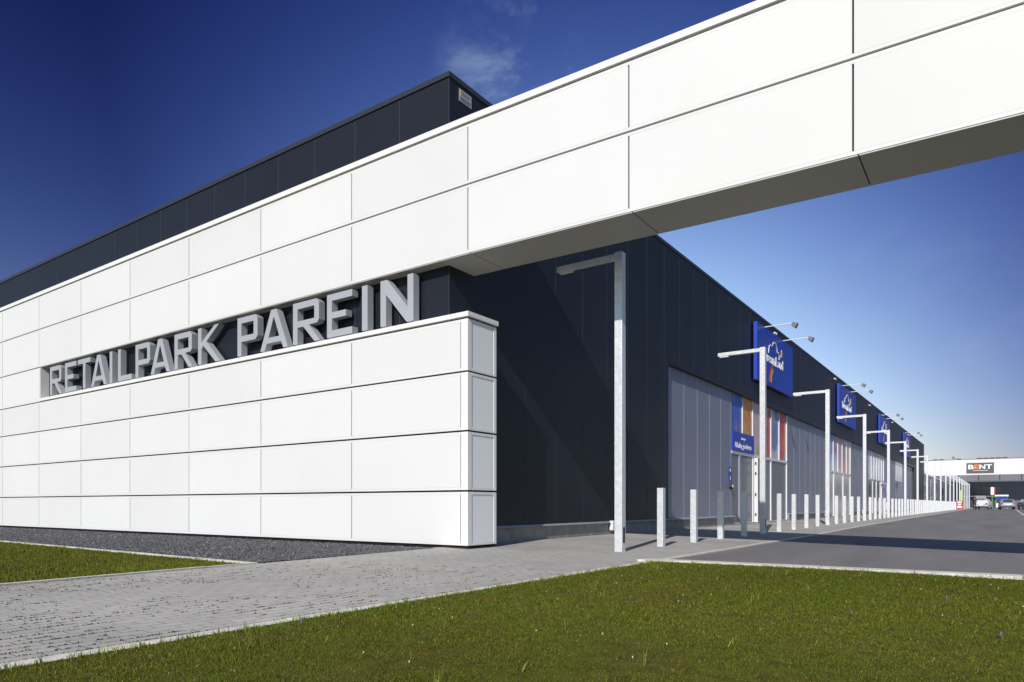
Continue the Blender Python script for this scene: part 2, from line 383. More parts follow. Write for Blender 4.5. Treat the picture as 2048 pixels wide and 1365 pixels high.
# ---------------------------------------------------------------- grass, gravel, weeds
def blades(name, pts, hts, wid, cols, material, lean=.5, tall=None):
    """pts (n,3), one bent two-segment blade each; one mesh"""
    n = len(pts); a = RNG.uniform(0, 2*np.pi, n); la = RNG.uniform(0, 2*np.pi, n)
    lr = RNG.uniform(.1, 1, n)*lean
    side = np.stack([np.cos(a), np.sin(a), np.zeros(n)], 1)*wid[:, None]/2
    ld = np.stack([np.cos(la)*lr, np.sin(la)*lr, np.zeros(n)], 1)*hts[:, None]
    up = np.zeros((n, 3)); up[:, 2] = hts*np.sqrt(np.clip(1-lr**2*.6, .2, 1))
    p0 = pts-side; p1 = pts+side; p2 = pts+up*.55+ld*.35-side*.8; p3 = pts+up*.55+ld*.35+side*.8; p4 = pts+up+ld
    V = np.stack([p0, p1, p2, p3, p4], 1).reshape(-1, 3)
    base = np.arange(n)*5
    loops = np.stack([base, base+1, base+3, base+2, base+2, base+3, base+4], 1).reshape(-1)
    starts = np.stack([np.arange(n)*7, np.arange(n)*7+4], 1).reshape(-1)
    me = bpy.data.meshes.new(name); me.vertices.add(5*n); me.vertices.foreach_set('co', V.reshape(-1).astype(np.float32))
    me.loops.add(7*n); me.loops.foreach_set('vertex_index', loops.astype(np.int32))
    me.polygons.add(2*n); me.polygons.foreach_set('loop_start', starts.astype(np.int32))
    me.update(calc_edges=True)
    ca = me.attributes.new('Col', 'FLOAT_COLOR', 'POINT')
    C = np.ones((n, 5, 4)); C[:, :, :3] = cols[:, None, :]
    ca.data.foreach_set('color', C.reshape(-1).astype(np.float32))
    me.materials.append(material)
    o = bpy.data.objects.new(name, me); COL.objects.link(o); return o

def pnoise(x, y, s, seed=0):
    """cheap smooth value noise, vectorised"""
    g = np.random.default_rng(seed).random((64, 64)); X = x*s; Y = y*s
    xi = np.floor(X).astype(int); yi = np.floor(Y).astype(int); fx = X-xi; fy = Y-yi
    fx = fx*fx*(3-2*fx); fy = fy*fy*(3-2*fy)
    G = lambda i, j: g[i % 64, j % 64]
    return (G(xi, yi)*(1-fx)+G(xi+1, yi)*fx)*(1-fy)+(G(xi, yi+1)*(1-fx)+G(xi+1, yi+1)*fx)*fy
CAMF = np.array([-math.sin(R(34.787)), math.cos(R(34.787))]); CAMR = np.array([math.cos(R(34.787)), math.sin(R(34.787))])
def scatter(n, x0, x1, y0, y1, dens_ref=4.0, marg=.15):
    """random points of a rectangle, thinned with distance and well outside the view"""
    x = RNG.uniform(x0, x1, n); y = RNG.uniform(y0, y1, n)
    d = x*CAMF[0]+y*CAMF[1]; r = x*CAMR[0]+y*CAMR[1]
    ok = (d > .8) & (np.abs(r) < d*(.76+marg)+.6)
    keep = RNG.random(n) < np.clip((dens_ref/np.maximum(d, .1))**1.3, .0, 1)
    ok &= keep
    return x[ok], y[ok], d[ok]
def grass_cols(x, y, n):
    a = np.array([.112, .148, .012]); bq = np.array([.165, .160, .020]); c = np.array([.15, .115, .03]); dk = np.array([.085, .115, .010])
    t = pnoise(x+50, y+50, 1.6, 3)[:, None]; u = pnoise(x+50, y+50, .55, 5)[:, None]
    k = RNG.random((n, 1))
    col = a*(1-t)+bq*t
    col = np.where(k < .28, dk*(.7+.6*RNG.random((n, 1))), col)
    br = (pnoise(x+50, y+50, 2.7, 9)[:, None] > .70) & (RNG.random((n, 1)) < .5)
    col = np.where(br, c*(.6+.6*RNG.random((n, 1))), col)
    col = np.where(RNG.random((n, 1)) < .015, np.array([.34, .34, .10]), col)
    return np.clip(col*(.64+.50*u)*RNG.uniform(.85, 1.15, (n, 1)), 0, 1)

# main lawn
x, y, d = scatter(1150000, -4.10, 9, .8, 9.34, 3.6)
n = len(x)
clump = pnoise(x+50, y+50, 6, 21)
h = RNG.uniform(.008, .020, n)*(.7+.6*clump)*np.clip(d/4, 1, 1.25); w = RNG.uniform(.0024, .0048, n)*np.clip(d/3.6, 1, 2.0)
z = np.array([-.077-.01*math.sin(a*.8)*math.cos(c*.7) for a, c in zip(x, y)])
g1 = blades('grass', np.stack([x, y, z], 1), h, w, grass_cols(x, y, n), M['grass'], 1.15)
tag(g1, 'short mown grass of the lawn in the foreground', 'grass', kind='stuff')
# lawn left of the path
x, y, d = scatter(420000, -40, -7.50, .5, 6.6, 8.0)
yk = np.interp(x, [-60, -17.4, -7.85], [6.62, 5.62, 5.33]); xk = np.interp(y, [0, 2.5, 4.67, 5.3], [-7.57, -7.68, -7.81, -7.84])
ok = (y < yk) & (x < xk); x, y, d = x[ok], y[ok], d[ok]; n = len(x)
h = RNG.uniform(.014, .036, n)*(.7+.6*pnoise(x+90, y+50, 2.5, 22)); w = RNG.uniform(.005, .009, n)*np.clip(d/9, 1, 2)
z = np.full(n, -.022)
g2 = blades('grass', np.stack([x, y, z], 1), h, w, grass_cols(x, y, n), M['grass'], 1.0)
tag(g2, 'grass of the small lawn left of the paved path', 'grass', kind='stuff')
# taller tufts standing along the edges and scattered over the lawn
P = []; 
def tuft(cx, cy, cz, k, hh, sp):
    for _ in range(k): P.append((cx+random.gauss(0, sp), cy+random.gauss(0, sp), cz, hh*random.uniform(.5, 1.1)))
for _ in range(110):
    q = random.random(); X = random.uniform(-3.9, 3.5); Y = random.uniform(2.2, 9.1)
    tuft(X, Y, -.078, random.randint(2, 6), random.choice([.05, .07, .10]), .014)
for _ in range(260):
    Y = random.uniform(.5, 9.2)**1; tuft(KX+.17+random.uniform(-.01, .03), Y, -.075, random.randint(5, 12), random.choice([.03, .035, .045, .06]), .02)
for _ in range(120):
    X = random.uniform(-4.2, 4.5); tuft(X, 9.28+.052*(X+4.1)+random.uniform(-.05, .0), -.077, random.randint(5, 10), .05, .03)
for _ in range(26):
    X = random.uniform(-22, -8); tuft(X, lerp(X, [-60, -17.4, -7.85], [6.55, 5.55, 5.25]), -.02, 12, .10, .05)
P = np.array(P); n = len(P)
cols = np.array([[.20, .24, .05]])*RNG.uniform(.5, 1.35, (n, 1)); 
g3 = blades('grass_tufts', P[:, :3], P[:, 3], RNG.uniform(.003, .006, n), cols, M['grass'], .9)
tag(g3, 'longer pale grass tufts standing out of the lawns and over the kerbs', 'grass', kind='stuff')
# weeds growing in the paving joints
P = []
for _ in range(2700):
    X = random.uniform(-7.8, KX); Y = random.uniform(1.2, 7.6)
    if random.random() > (1.1-(Y-1.2)/6.0)*lerp(X, [-7.8, -5.5, KX], [.6, .8, 1]): continue
    if mnoise.noise(Vector((X*.9, Y*.9, 3))) < -.25: continue
    xr = round(X/.11)*.11-.01; ln = random.choice([.006, .01, .012, .02, .03, .09])
    for _ in range(random.randint(3, 8) if ln < .05 else 16): P.append((xr+random.gauss(0, .005), Y+random.uniform(-ln, ln), gz(X, Y), random.uniform(.004, .013)))
for _ in range(1500):                                        # dark line of moss along the kerb
    Y = random.uniform(.6, 9); P.append((KX-.004+random.gauss(0, .004), Y, gz(KX, Y), random.uniform(.006, .02)))
P = np.array(P); n = len(P)
cols = np.array([[.075, .085, .035]])*RNG.uniform(.5, 1.5, (n, 1))
g4 = blades('joint_weeds', P[:, :3], P[:, 3], RNG.uniform(.005, .011, n), cols, M['grass'], 1.1)
tag(g4, 'small dark weeds growing in the joints of the paving', 'weeds', kind='stuff')
# gravel
def stones(name, x, y, z, r, cols, m):
    n = len(x)
    oct_v = np.array([(1, 0, 0), (-1, 0, 0), (0, 1, 0), (0, -1, 0), (0, 0, 1), (0, 0, -1)], float)
    oct_f = np.array([(0, 2, 4), (2, 1, 4), (1, 3, 4), (3, 0, 4), (2, 0, 5), (1, 2, 5), (3, 1, 5), (0, 3, 5)])
    a = RNG.uniform(0, 6.28, n); t = RNG.uniform(-.6, .6, n); sc = RNG.uniform(.6, 1.15, (n, 1, 3))
    v = oct_v[None]*sc*r[:, None, None]+RNG.normal(0, .15, (n, 6, 3))*r[:, None, None]
    ca, sa = np.cos(a)[:, None], np.sin(a)[:, None]; ct, st = np.cos(t)[:, None], np.sin(t)[:, None]
    X, Y, Z = v[..., 0], v[..., 1], v[..., 2]; Y, Z = Y*ct-Z*st, Y*st+Z*ct; X, Y = X*ca-Y*sa, X*sa+Y*ca
    V = np.stack([X+x[:, None], Y+y[:, None], Z*.8+z[:, None]], 2).reshape(-1, 3)
    F = (oct_f[None]+(np.arange(n)*6)[:, None, None]).reshape(-1, 3)
    me = bpy.data.meshes.new(name); me.vertices.add(len(V)); me.vertices.foreach_set('co', V.reshape(-1).astype(np.float32))
    me.loops.add(F.size); me.loops.foreach_set('vertex_index', F.reshape(-1).astype(np.int32))
    me.polygons.add(len(F)); me.polygons.foreach_set('loop_start', (np.arange(len(F))*3).astype(np.int32)); me.update(calc_edges=True)
    c = me.attributes.new('Col', 'FLOAT_COLOR', 'POINT'); C = np.ones((n, 6, 4)); C[:, :, :3] = cols[:, None]
    c.data.foreach_set('color', C.reshape(-1).astype(np.float32)); me.materials.append(m)
    o = bpy.data.objects.new(name, me); COL.objects.link(o); return o
x = -8-RNG.random(60000)**1.5*24; y = RNG.uniform(5.4, 9.12, 60000)
yk = np.interp(x, [-60, -17.4, -7.85], [6.73, 5.73, 5.44]); ok = (y > yk) & (x < -7.99)
x, y = x[ok], y[ok]; n = len(x); tone = RNG.random((n, 1))**1.6
cols = (.055+.13*tone)*np.array([[1, 1.0, 1.06]]); cols = np.where(RNG.random((n, 1)) < .008, .35, cols)
st = stones('gravel', x, y, np.full(n, -.022)+RNG.uniform(0, .012, n), RNG.uniform(.011, .024, n), cols, M['stone'])
tag(st, 'dark grey gravel bed along the foot of the white wall', 'gravel', kind='stuff')
# little flowers in the lawn (white clover and purple self-heal)
b = MB()
for k in range(75):
    X = random.uniform(-4, 4.5); Y = random.uniform(1.8, 9.0); zz = -.05
    pur = k < 22; r = .007 if pur else .0038
    b.tube((X, Y, zz-.02), (X, Y, zz), .001, n=4, mi=2)
    for q in range(3 if pur else 1):
        b.tube((X, Y, zz+q*.007), (X+.001, Y, zz+q*.007+.008), r, r*.6, n=6, mi=1 if pur else 0)
M['clover'] = mat('clover_white', (.7, .7, .55), .8); M['selfheal'] = mat('selfheal_purple', (.16, .11, .22), .8); M['stem'] = mat('flower_stem', (.08, .14, .03), .8)
tag(b.build('lawn_flowers', [M['clover'], M['selfheal'], M['stem']]), 'tiny white clover and purple flowers dotted over the lawn', 'flowers', kind='stuff')

# ---------------------------------------------------------------- white wall and beam
XE = -7.42                                    # free end of the lower wall
YW = 9.15
JX = [-60, -57, -54, -51, -48.1, -45.1, -42.1, -39.1, -36.2, -33.2, -30.3, -27.43, -24.55, -21.71, -18.89, -16.05, -13.20, -10.31, XE]
JB = [XE, -4.423, -1.455, 1.50, 4.45, 7.4, 10.35]
def sh(x): return 0 if x < XE else -.0105*(x-XE)
G = .016
wall = thing('white_portal_wall', (-20, YW, 0), 'long white panelled wall that turns into a beam bridging the road, letters in its slot', 'wall')
def cassette_row(b, xs, z0, z1, sheared=False, y=YW, rim=.045):
    """one row of cassette panels between two continuous rims, split by narrow gaps, slightly pillowed faces"""
    f = sh if sheared else (lambda x: 0)
    for x0, x1 in zip(xs[:-1], xs[1:]):
        a, c = x0, x1
        for za, zb in ((z0+G, z0+G+rim), (z1-G-rim, z1-G)):
            b.hexa([(a, y, za+f(a)), (c, y, za+f(c)), (c, y+.04, za+f(c)), (a, y+.04, za+f(a)), (a, y, zb+f(a)), (c, y, zb+f(c)), (c, y+.04, zb+f(c)), (a, y+.04, zb+f(a))])
        a, c = x0+.012, x1-.012; za, zb = z0+G+rim+.0015, z1-G-rim-.0015
        j = random.uniform(-.0012, .0012)
        b.hexa([(a, y+j, za+f(a)), (c, y-j, za+f(c)), (c, y+.04, za+f(c)), (a, y+.04, za+f(a)), (a, y+j, zb+f(a)), (c, y-j, zb+f(c)), (c, y+.04, zb+f(c)), (a, y+.04, zb+f(a))])
ZR = [.03, .98, 2.004, 3.019, 4.03]
b = MB()
low = JX[:-1]+[XE-.155]
for k in range(4): cassette_row(b, low, ZR[k], ZR[k+1] if k < 3 else 3.93)
REC = -24.46
leftx = [q for q in JX if q < -24.6]+[REC-.042]
cassette_row(b, leftx, 3.93, 5.01); 
for z0, z1 in ((5.01, 6.19), (6.19, 7.22)):
    cassette_row(b, JX, z0, z1)
lower = b.build('wall_cladding', M['white'], wall)
# corner post, end face
b = MB()
for k in range(4):
    z0, z1 = ZR[k]+G, (ZR[k+1] if k < 3 else 3.93)-G
    b.box(XE-.150, XE, YW, YW+.04, z0, z1); b.box(XE-.04, XE, YW+.04, YW+.10, z0, z1)         # corner piece
    b.box(XE-.04, XE, 9.885, 9.96, z0, z1)                                                     # far post
    for za, zb in ((z0, z0+.045), (z1-.045, z1)): b.box(XE-.04, XE-.001, YW+.122, 9.868, za, zb)
    b.box(XE-.05, XE-.010, YW+.122, 9.868, z0+.047, z1-.047, 1)
    b.box(XE-.04, XE-.0005, YW+.10, YW+.108, z0, z1)
b.build('end_panel', [M['white_trim'], M['end_panel']], wall)
b = MB(); b.box(-60, XE-.045, YW+.041, 9.395, 0, 3.95); b.box(-8.045, XE-.045, 9.395, 9.95, 0, 3.95); b.box(XE-.045, XE-.035, YW+.045, 9.94, 0, 3.95)
b.box(-60, REC-.045, YW+.041, 9.3, 3.95, 7.2); b.box(REC-.045, REC, YW+.041, 9.3, 5.03, 7.2); b.box(REC, -8.06, YW+.041, 9.39, 5.03, 7.2)
b.hexa([(-8.055, YW+.041, 5.03), (10.3, YW+.041, 5.03+sh(10.3)), (10.3, 10.08, 5.03+sh(10.3)), (-8.055, 10.08, 5.03), (-8.055, YW+.041, 7.2), (10.3, YW+.041, 7.2+sh(10.3)), (10.3, 10.08, 7.2+sh(10.3)), (-8.055, 10.08, 7.2)])
b.build('backing', M['gap'], wall)
b = MB()
for z0, z1 in ((5.01, 6.19), (6.19, 7.22)): cassette_row(b, JB, z0, z1, True)
b.build('beam_cladding', M['white'], wall)
b = MB()     # rear face of the beam
for x0, x1 in zip(JB[:-1], JB[1:]):
    for z0, z1 in ((5.01, 6.19), (6.19, 7.22)):
        b.hexa([(x0+.01, 10.08, z0+sh(x0)), (x1-.01, 10.08, z0+sh(x1)), (x1-.01, 10.12, z0+sh(x1)), (x0+.01, 10.12, z0+sh(x0)), (x0+.01, 10.08, z1-.02+sh(x0)), (x1-.01, 10.08, z1-.02+sh(x1)), (x1-.01, 10.12, z1-.02+sh(x1)), (x0+.01, 10.12, z1-.02+sh(x0))])
b.build('rear_cladding', M['white'], wall)
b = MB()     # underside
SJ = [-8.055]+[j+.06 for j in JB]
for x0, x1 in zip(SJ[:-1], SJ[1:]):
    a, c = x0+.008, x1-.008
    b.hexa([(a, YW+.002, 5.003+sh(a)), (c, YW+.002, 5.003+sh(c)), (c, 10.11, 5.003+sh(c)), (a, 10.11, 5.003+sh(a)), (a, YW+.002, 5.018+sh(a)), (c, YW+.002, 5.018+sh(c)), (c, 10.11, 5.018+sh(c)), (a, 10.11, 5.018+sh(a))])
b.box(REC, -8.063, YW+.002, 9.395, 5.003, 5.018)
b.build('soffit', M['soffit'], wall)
b = MB()     # copings
b.box(REC+.02, XE+.03, YW-.03, 9.99, 3.945, 4.03)
b.build('lower_coping', M['white_trim'], wall, bevel=.006)
b = MB()
b.box(-60, XE, YW-.03, 9.395, 7.235, 7.335)
b.hexa([(XE, YW-.03, 7.235), (10.3, YW-.03, 7.235+sh(10.3)), (10.3, 10.14, 7.235+sh(10.3)), (XE, 10.14, 7.235), (XE, YW-.03, 7.335), (10.3, YW-.03, 7.335+sh(10.3)), (10.3, 10.14, 7.335+sh(10.3)), (XE, 10.14, 7.335)])
b.box(-8.04, XE-.001, 9.397, 10.14, 7.235, 7.335)
b.build('upper_coping', M['white_trim'], wall)
b = MB(); b.box(REC-.04, REC+.004, YW+.001, 9.395, 3.96, 5.0)
b.build('slot_jamb', M['white_trim'], wall)

# ---------------------------------------------------------------- the big metal letters
s = .17
def gl(ch, w):
    if ch == 'R': return [[(0, 0), (s, 0), (s, .40), (.40*w, .40), (w-.17, 0), (w+.03, 0), (w*.62, .415), (w-.07, .43), (w, .50), (w, .91), (w-.09, 1), (0, 1)], [(s, .55), (s, .845), (w-s, .845), (w-s, .55)]]
    if ch == 'P': return [[(0, 0), (s, 0), (s, .36), (w-.09, .36), (w, .45), (w, .91), (w-.09, 1), (0, 1)], [(s, .51), (s, .845), (w-s, .845), (w-s, .51)]]
    if ch == 'E': return [[(0, 0), (w, 0), (w, .155), (s, .155), (s, .43), (w*.76, .43), (w*.76, .575), (s, .575), (s, .845), (w, .845), (w, 1), (0, 1)]]
    if ch == 'T': c = w/2; return [[(c-s/2, 0), (c+s/2, 0), (c+s/2, .845), (w, .845), (w, 1), (0, 1), (0, .845), (c-s/2, .845)]]
    if ch == 'I': return [[(0, 0), (w, 0), (w, 1), (0, 1)]]
    if ch == 'L': return [[(0, 0), (w, 0), (w, .155), (s, .155), (s, 1), (0, 1)]]
    if ch == 'K': return [[(0, 0), (s, 0), (s, .40), (s+.09, .50), (w-.20, 0), (w+.03, 0), (s+.24, .60), (w-.03, 1), (w-.24, 1), (s, .60), (s, 1), (0, 1)]]
    if ch == 'N': return [[(0, 0), (s, 0), (s, .68), (w-s-.03, 0), (w, 0), (w, 1), (w-s, 1), (w-s, .32), (s+.03, 1), (0, 1)]]
    if ch == 'A':
        c = w/2; t = .11; k = (c-t)
        L = lambda y: k*y                       # outer left edge at height y
        i = .20
        return [[(0, 0), (i-.02, 0), (L(.17)+i-.01, .17), (w-L(.17)-i+.01, .17), (w-i+.02, 0), (w, 0), (c+t, 1), (c-t, 1)], [(L(.31)+i, .31), (c-.012, .80), (c+.012, .80), (w-L(.31)-i, .31)]]
LET = [('R', -23.815, -23.041), ('E', -22.79, -22.06), ('T', -21.94, -21.18), ('A', -21.141, -20.23), ('I', -20.05, -19.90), ('L', -19.58, -18.85), ('P', -18.644, -17.907), ('A', -17.87, -16.96), ('R', -16.736, -15.96), ('K', -15.693, -14.80),
       ('P', -14.095, -13.35), ('A', -13.25, -12.30), ('R', -12.126, -11.30), ('E', -11.054, -10.32), ('I', -10.042, -9.89), ('N', -9.54, -8.70)]
sign = thing('letter_sign', (-16, 9.24, 4.03), 'row of big grey metal letters reading RETAILPARK PAREIN in the slot of the white wall', 'sign')
HL = .855
for ch, xa, xb in LET:
    w = (xb-xa)/HL
    vs, fs = shape_geo([[(x*HL, y*HL) for x, y in lp] for lp in gl(ch, w)], .15)
    b = MB(); b.add(on_front(vs, xa, 9.245, 4.075), fs)
    lo = b.build('letter', M['letter'], sign, origin=(xa, 9.245, 4.075), bevel=.004)
    for xx in ({'T': [(xa+xb)/2]}.get(ch) or ([xa+.07, xb-.07] if xb-xa > .3 else [xa+.07])):
        b = MB(); b.tube((xx, 9.26, 4.031), (xx, 9.26, 4.08), .012, n=8); b.build('foot', M['white_metal'], lo)

# ---------------------------------------------------------------- dark retail building
XF, YF, ZT, YE = -8.05, 9.40, 8.455, 103.3
bld = thing('retail_building', (-30, 50, 0), 'long dark grey shop building with a lighter grey cladding band and shop windows', 'building')
b = MB()
b.box(-62, XF-.20, YF, YF+.10, -.1, ZT-.05)
BY0, BY1, BZ0, BZ1 = 19.32, 91.1, .33, 4.92      # the opening that holds the grey band
XR = XF-.14
b.box(XF-.20, XF, YF, BY0, .33, ZT-.05)
b.box(XF-.20, XF, BY0, BY1, BZ1, ZT-.05); b.box(XF-.20, XF, BY1, YE, .33, ZT-.05)
b.box(-62, XF-.20, YE-.1, YE, 0, ZT-.05)
b.box(-62, -61.9, YF+.1, YE-.1, 0, ZT-.05)
# seams, pressed joints of the sandwich panels
k = 1
while YF+1.2*k < YE-.3:
    yy = YF+1.2*k; lo_ = .33 if yy < BY0 or yy > BY1 else BZ1
    b.box(XF-.01, XF+.003, yy-.012, yy+.012, lo_, ZT-.12, 1); k += 1
for k in range(1, 44): b.box(XF-1.22*k-.012, XF-1.22*k+.012, YF-.003, YF+.01, 4.0, ZT-.12, 1)
b.box(XF-.012, XF+.003, YF-.003, YF+.012, .33, ZT-.12, 1)
b.build('wall', [M['dark'], M['dark_seam']], bld)
b = MB(); b.box(-61.9, XF-.2, YF+.1, YE-.1, ZT-.35, ZT-.30); b.build('roof', M['roof'], bld)
b = MB()
b.box(-62, XF+.02, YF-.025, YF+.2, ZT-.09, ZT); b.box(XF-.22, XF+.02, YF+.2, YE+.02, ZT-.09, ZT); b.box(-62, XF-.22, YE-.2, YE+.02, ZT-.09, ZT)
b.build('roof_edge', M['dark_edge'], bld)
bays = [(25.58, 33.70), (43.30, 50.44), (58.24, 66.61), (74.68, 82.38)]
segs = [(YF, 25.58), (33.70, 43.30), (50.44, 58.24), (66.61, 74.68), (91.1, YE)]
for a, c in segs:
    b = MB(); b.box(XF-.2, XF-.03, a, c, -.3, .30); b.build('plinth', M['plinth'], bld); b = MB()
    b.hexa([(XF-.16, a, .295), (XF+.05, a, .285), (XF+.05, c, .285), (XF-.16, c, .295), (XF-.16, a, .34), (XF+.02, a, .325), (XF+.02, c, .325), (XF-.16, c, .34)])
    b.build('drip_sill', M['sill'], bld)
# grey cladding band in its recess
for a, c in ((BY0, 25.58), (33.70, 43.30), (50.44, 58.24), (66.61, 74.68), (82.38, BY1)):
    b = MB(); b.box(XR-.06, XR, a, c, .30, BZ1)
    yy = c
    while yy > a+.3:
        b.box(XR-.01, XR+.004, yy-.045 if yy == c else yy-.022, yy if yy == c else yy+.022, .34, BZ1-.001, 1); yy -= 1.17
    b.build('grey_cladding', [M['grey'], M['grey_seam']], bld)

def poster(name, c1, c2, c3, sc=.8, seed=0):
    m = bpy.data.materials.new(name); m.use_nodes = True
    n, l = m.node_tree.nodes, m.node_tree.links; bb = n['Principled BSDF']; bb.inputs['Roughness'].default_value = .25
    t = n.new('ShaderNodeTexCoord'); z = n.new('ShaderNodeTexNoise'); z.inputs['Scale'].default_value = sc; z.inputs['Detail'].default_value = 2; z.inputs['Distortion'].default_value = .8
    mp = n.new('ShaderNodeMapping'); mp.inputs['Location'].default_value = (seed*3.1, seed*1.7, seed); l.new(t.outputs['Object'], mp.inputs[0]); l.new(mp.outputs[0], z.inputs['Vector'])
    cr = n.new('ShaderNodeValToRGB'); l.new(z.outputs[0], cr.inputs[0]); e = cr.color_ramp.elements
    e[0].position = .44; e[0].color = (*c1, 1); e[1].position = .47; e[1].color = (*c2, 1)
    e2 = cr.color_ramp.elements.new(.545); e2.color = (*c2, 1); e3 = cr.color_ramp.elements.new(.57); e3.color = (*c3, 1)
    l.new(cr.outputs[0], bb.inputs['Base Color']); return m
PST = [
 [poster('poster_blue', (.42, .22, .05), (.07, .13, .50), (.05, .09, .40), .35, 1), poster('poster_orange', (.25, .2, .12), (.70, .30, .03), (.55, .20, .05), .36, 2), poster('poster_pink', (.55, .42, .42), (.62, .45, .5), (.35, .4, .12), .36, 3),
  poster('poster_green', (.5, .06, .05), (.36, .48, .10), (.60, .30, .2), .37, 4), poster('poster_denim', (.45, .06, .05), (.16, .22, .42), (.5, .5, .58), .37, 5), poster('poster_red', (.55, .12, .05), (.60, .05, .04), (.20, .22, .40), .7, 6)],
 [poster('poster_sky', (.1, .14, .25), (.10, .24, .55), (.5, .6, .7), .37, 7), poster('poster_mauve', (.45, .5, .6), (.30, .16, .26), (.5, .4, .45), .37, 8), poster('poster_rose', (.6, .55, .5), (.50, .25, .3), (.6, .45, .15), .37, 9),
  poster('poster_brown', (.5, .15, .1), (.28, .22, .16), (.5, .55, .5), .37, 10), poster('poster_beige', (.3, .3, .3), (.45, .40, .33), (.55, .5, .5), .38, 11)]]
pale = poster('poster_pale', (.45, .45, .5), (.62, .60, .64), (.45, .4, .5), .9, 12)
pal2 = poster('poster_lilac', (.5, .5, .6), (.30, .30, .55), (.6, .6, .62), .9, 13)
M['lowglass2'] = mat('misty_glass', (.40, .39, .40), .2, 0, .15, 1.0)
M['steel_door'] = mat('steel_door', (.15, .16, .19), .35, .1, .06, .6)
def bay(i, y0, y1, npane, posters, lower_m, mull, lower_posts):
    """shop window bay: posters above, doors and dark glass below"""
    w = (y1-y0)/npane
    b = MB()
    b.box(XR-.06, XR+.02, y0, y1, 2.66, 2.76)                       # transom
    b.box(XR-.06, XR+.02, y0, y1, .0, .05)                          # threshold
    b.box(XR-.06, XR+.03, y1-.07, y1, .05, 2.66); b.box(XR-.06, XR+.03, y1-.07, y1, 2.76, BZ1)
    for k in range(1, npane):
        if k in mull: b.box(XR-.05, XR+.018, y0+w*k-.014, y0+w*k+.014, 2.76, BZ1)
    for yy, ww, m_ in lower_posts: b.box(XR-.06, XR+.025, yy-ww/2, yy+ww/2, .05, 2.66)
    fr = b.build('window_frame', M['white_metal'], bld)
    for k in range(npane):
        b = MB(); b.box(XR-.05, XR-.02, y0+w*k+.004, y0+w*(k+1)-.004, 2.765, BZ1-.004)
        b.build('poster_window', posters[k % len(posters)], bld)
    pts = [y0]+[p[0] for p in lower_posts]+[y1]
    for a, c in zip(pts[:-1], pts[1:]):
        b = MB(); b.box(XR-.05, XR-.02, a+.01, c-.01, .055, 2.655); b.build('lower_window', lower_m, bld)
bay(1, 25.58, 33.70, 6, PST[0], M['steel_door'], (1, 2, 3, 4, 5), [(28.33, .06, 0), (30.98, .08, 0)])
bay(2, 43.30, 50.44, 5, PST[1], M['lowglass2'], (1, 2, 3, 4), [(44.9, .18, 0), (47.9, .12, 0)])
bay(3, 58.24, 66.61, 6, [pale, pale, pal2, pale, pale, pal2], M['darkglass'], (1, 2, 3, 4, 5), [(60.4, .12, 0), (62.4, .25, 0), (64.6, .12, 0)])
# open door leaf of the first bay with its hinges, seen edge on
b = MB(); b.box(XR+.055, XR+.20, 28.30, 28.36, .03, 2.62); dl = b.build('door_leaf', M['white_metal'], bld)
b = MB(); b.box(XR-.019, XR+.02, 26.5, 26.66, .06, 2.655); b.build('door_post', M['grey_seam'], bld)
for zz in (.35, 1.15, 2.0, 2.4):
    b = MB(); b.box(XR+.10, XR+.15, 28.26, 28.298, zz-.05, zz+.05); b.build('hinge', M['black'], dl)
# fourth bay: loading door with a pale panel above
b = MB(); b.box(XR-.05, XR-.01, 74.72, 80.5, 2.98, BZ1-.004); b.build('pale_panel', M['end_panel'], bld)
b = MB(); b.box(XR-.05, XR-.03, 74.72, 77.0, .055, 2.95); b.box(XR-.05, XR-.035, 77.0, 80.5, .055, 2.95, 1); b.build('loading_door', [M['darkglass'], M['grey_seam']], bld)
b = MB(); b.box(XR-.05, XR-.01, 80.5, 82.38, .055, BZ1-.004); b.build('grey_cladding', M['grey'], bld)
b = MB(); b.box(XF-.13, XF+.06, 90.6, 91.15, .05, 5.05); b.box(XF-.13, XF+.06, 82.4, 90.6, 4.93, 5.05); b.build('door_frame', M['dark_edge'], bld)
# the blue pick-up panel above the first door
b = MB(); b.box(XR-.02, XR+.05, 25.62, 28.30, 2.77, 3.49)
pk = b.build('pickup_panel', M['blue'], bld); pk['label'] = 'blue panel above the first shop door, lettered DreamLand Afhaling goederen'
b = MB(); vs, fs = text_geo('Afhaling goederen', .30, .006, .95); b.add(on_side(vs, XR+.054, 25.84, 2.90), fs)
b.build('lettering', M['text'], pk)
b = MB(); vs, fs = text_geo('DreamLand', .12, .006, .9); b.add(on_side(vs, XR+.054, 26.62, 3.23), fs); b.build('lettering', M['text'], pk)
b = MB()
for k, (mm_, r) in enumerate(((0, .12), (1, .095), (2, .07))):
    for q in range(6):
        a0, a1 = R(90+q*13), R(90+(q+1)*13); c = (27.02, 3.08)
        b.quad(*[(XR+.053, c[0]+rr*math.cos(a), c[1]+rr*math.sin(a)) for a, rr in ((a0, r), (a1, r), (a1, r-.025), (a0, r-.025))], mi=mm_)
b.build('rainbow', [M['red'], M['yellow'], M['green']], pk)

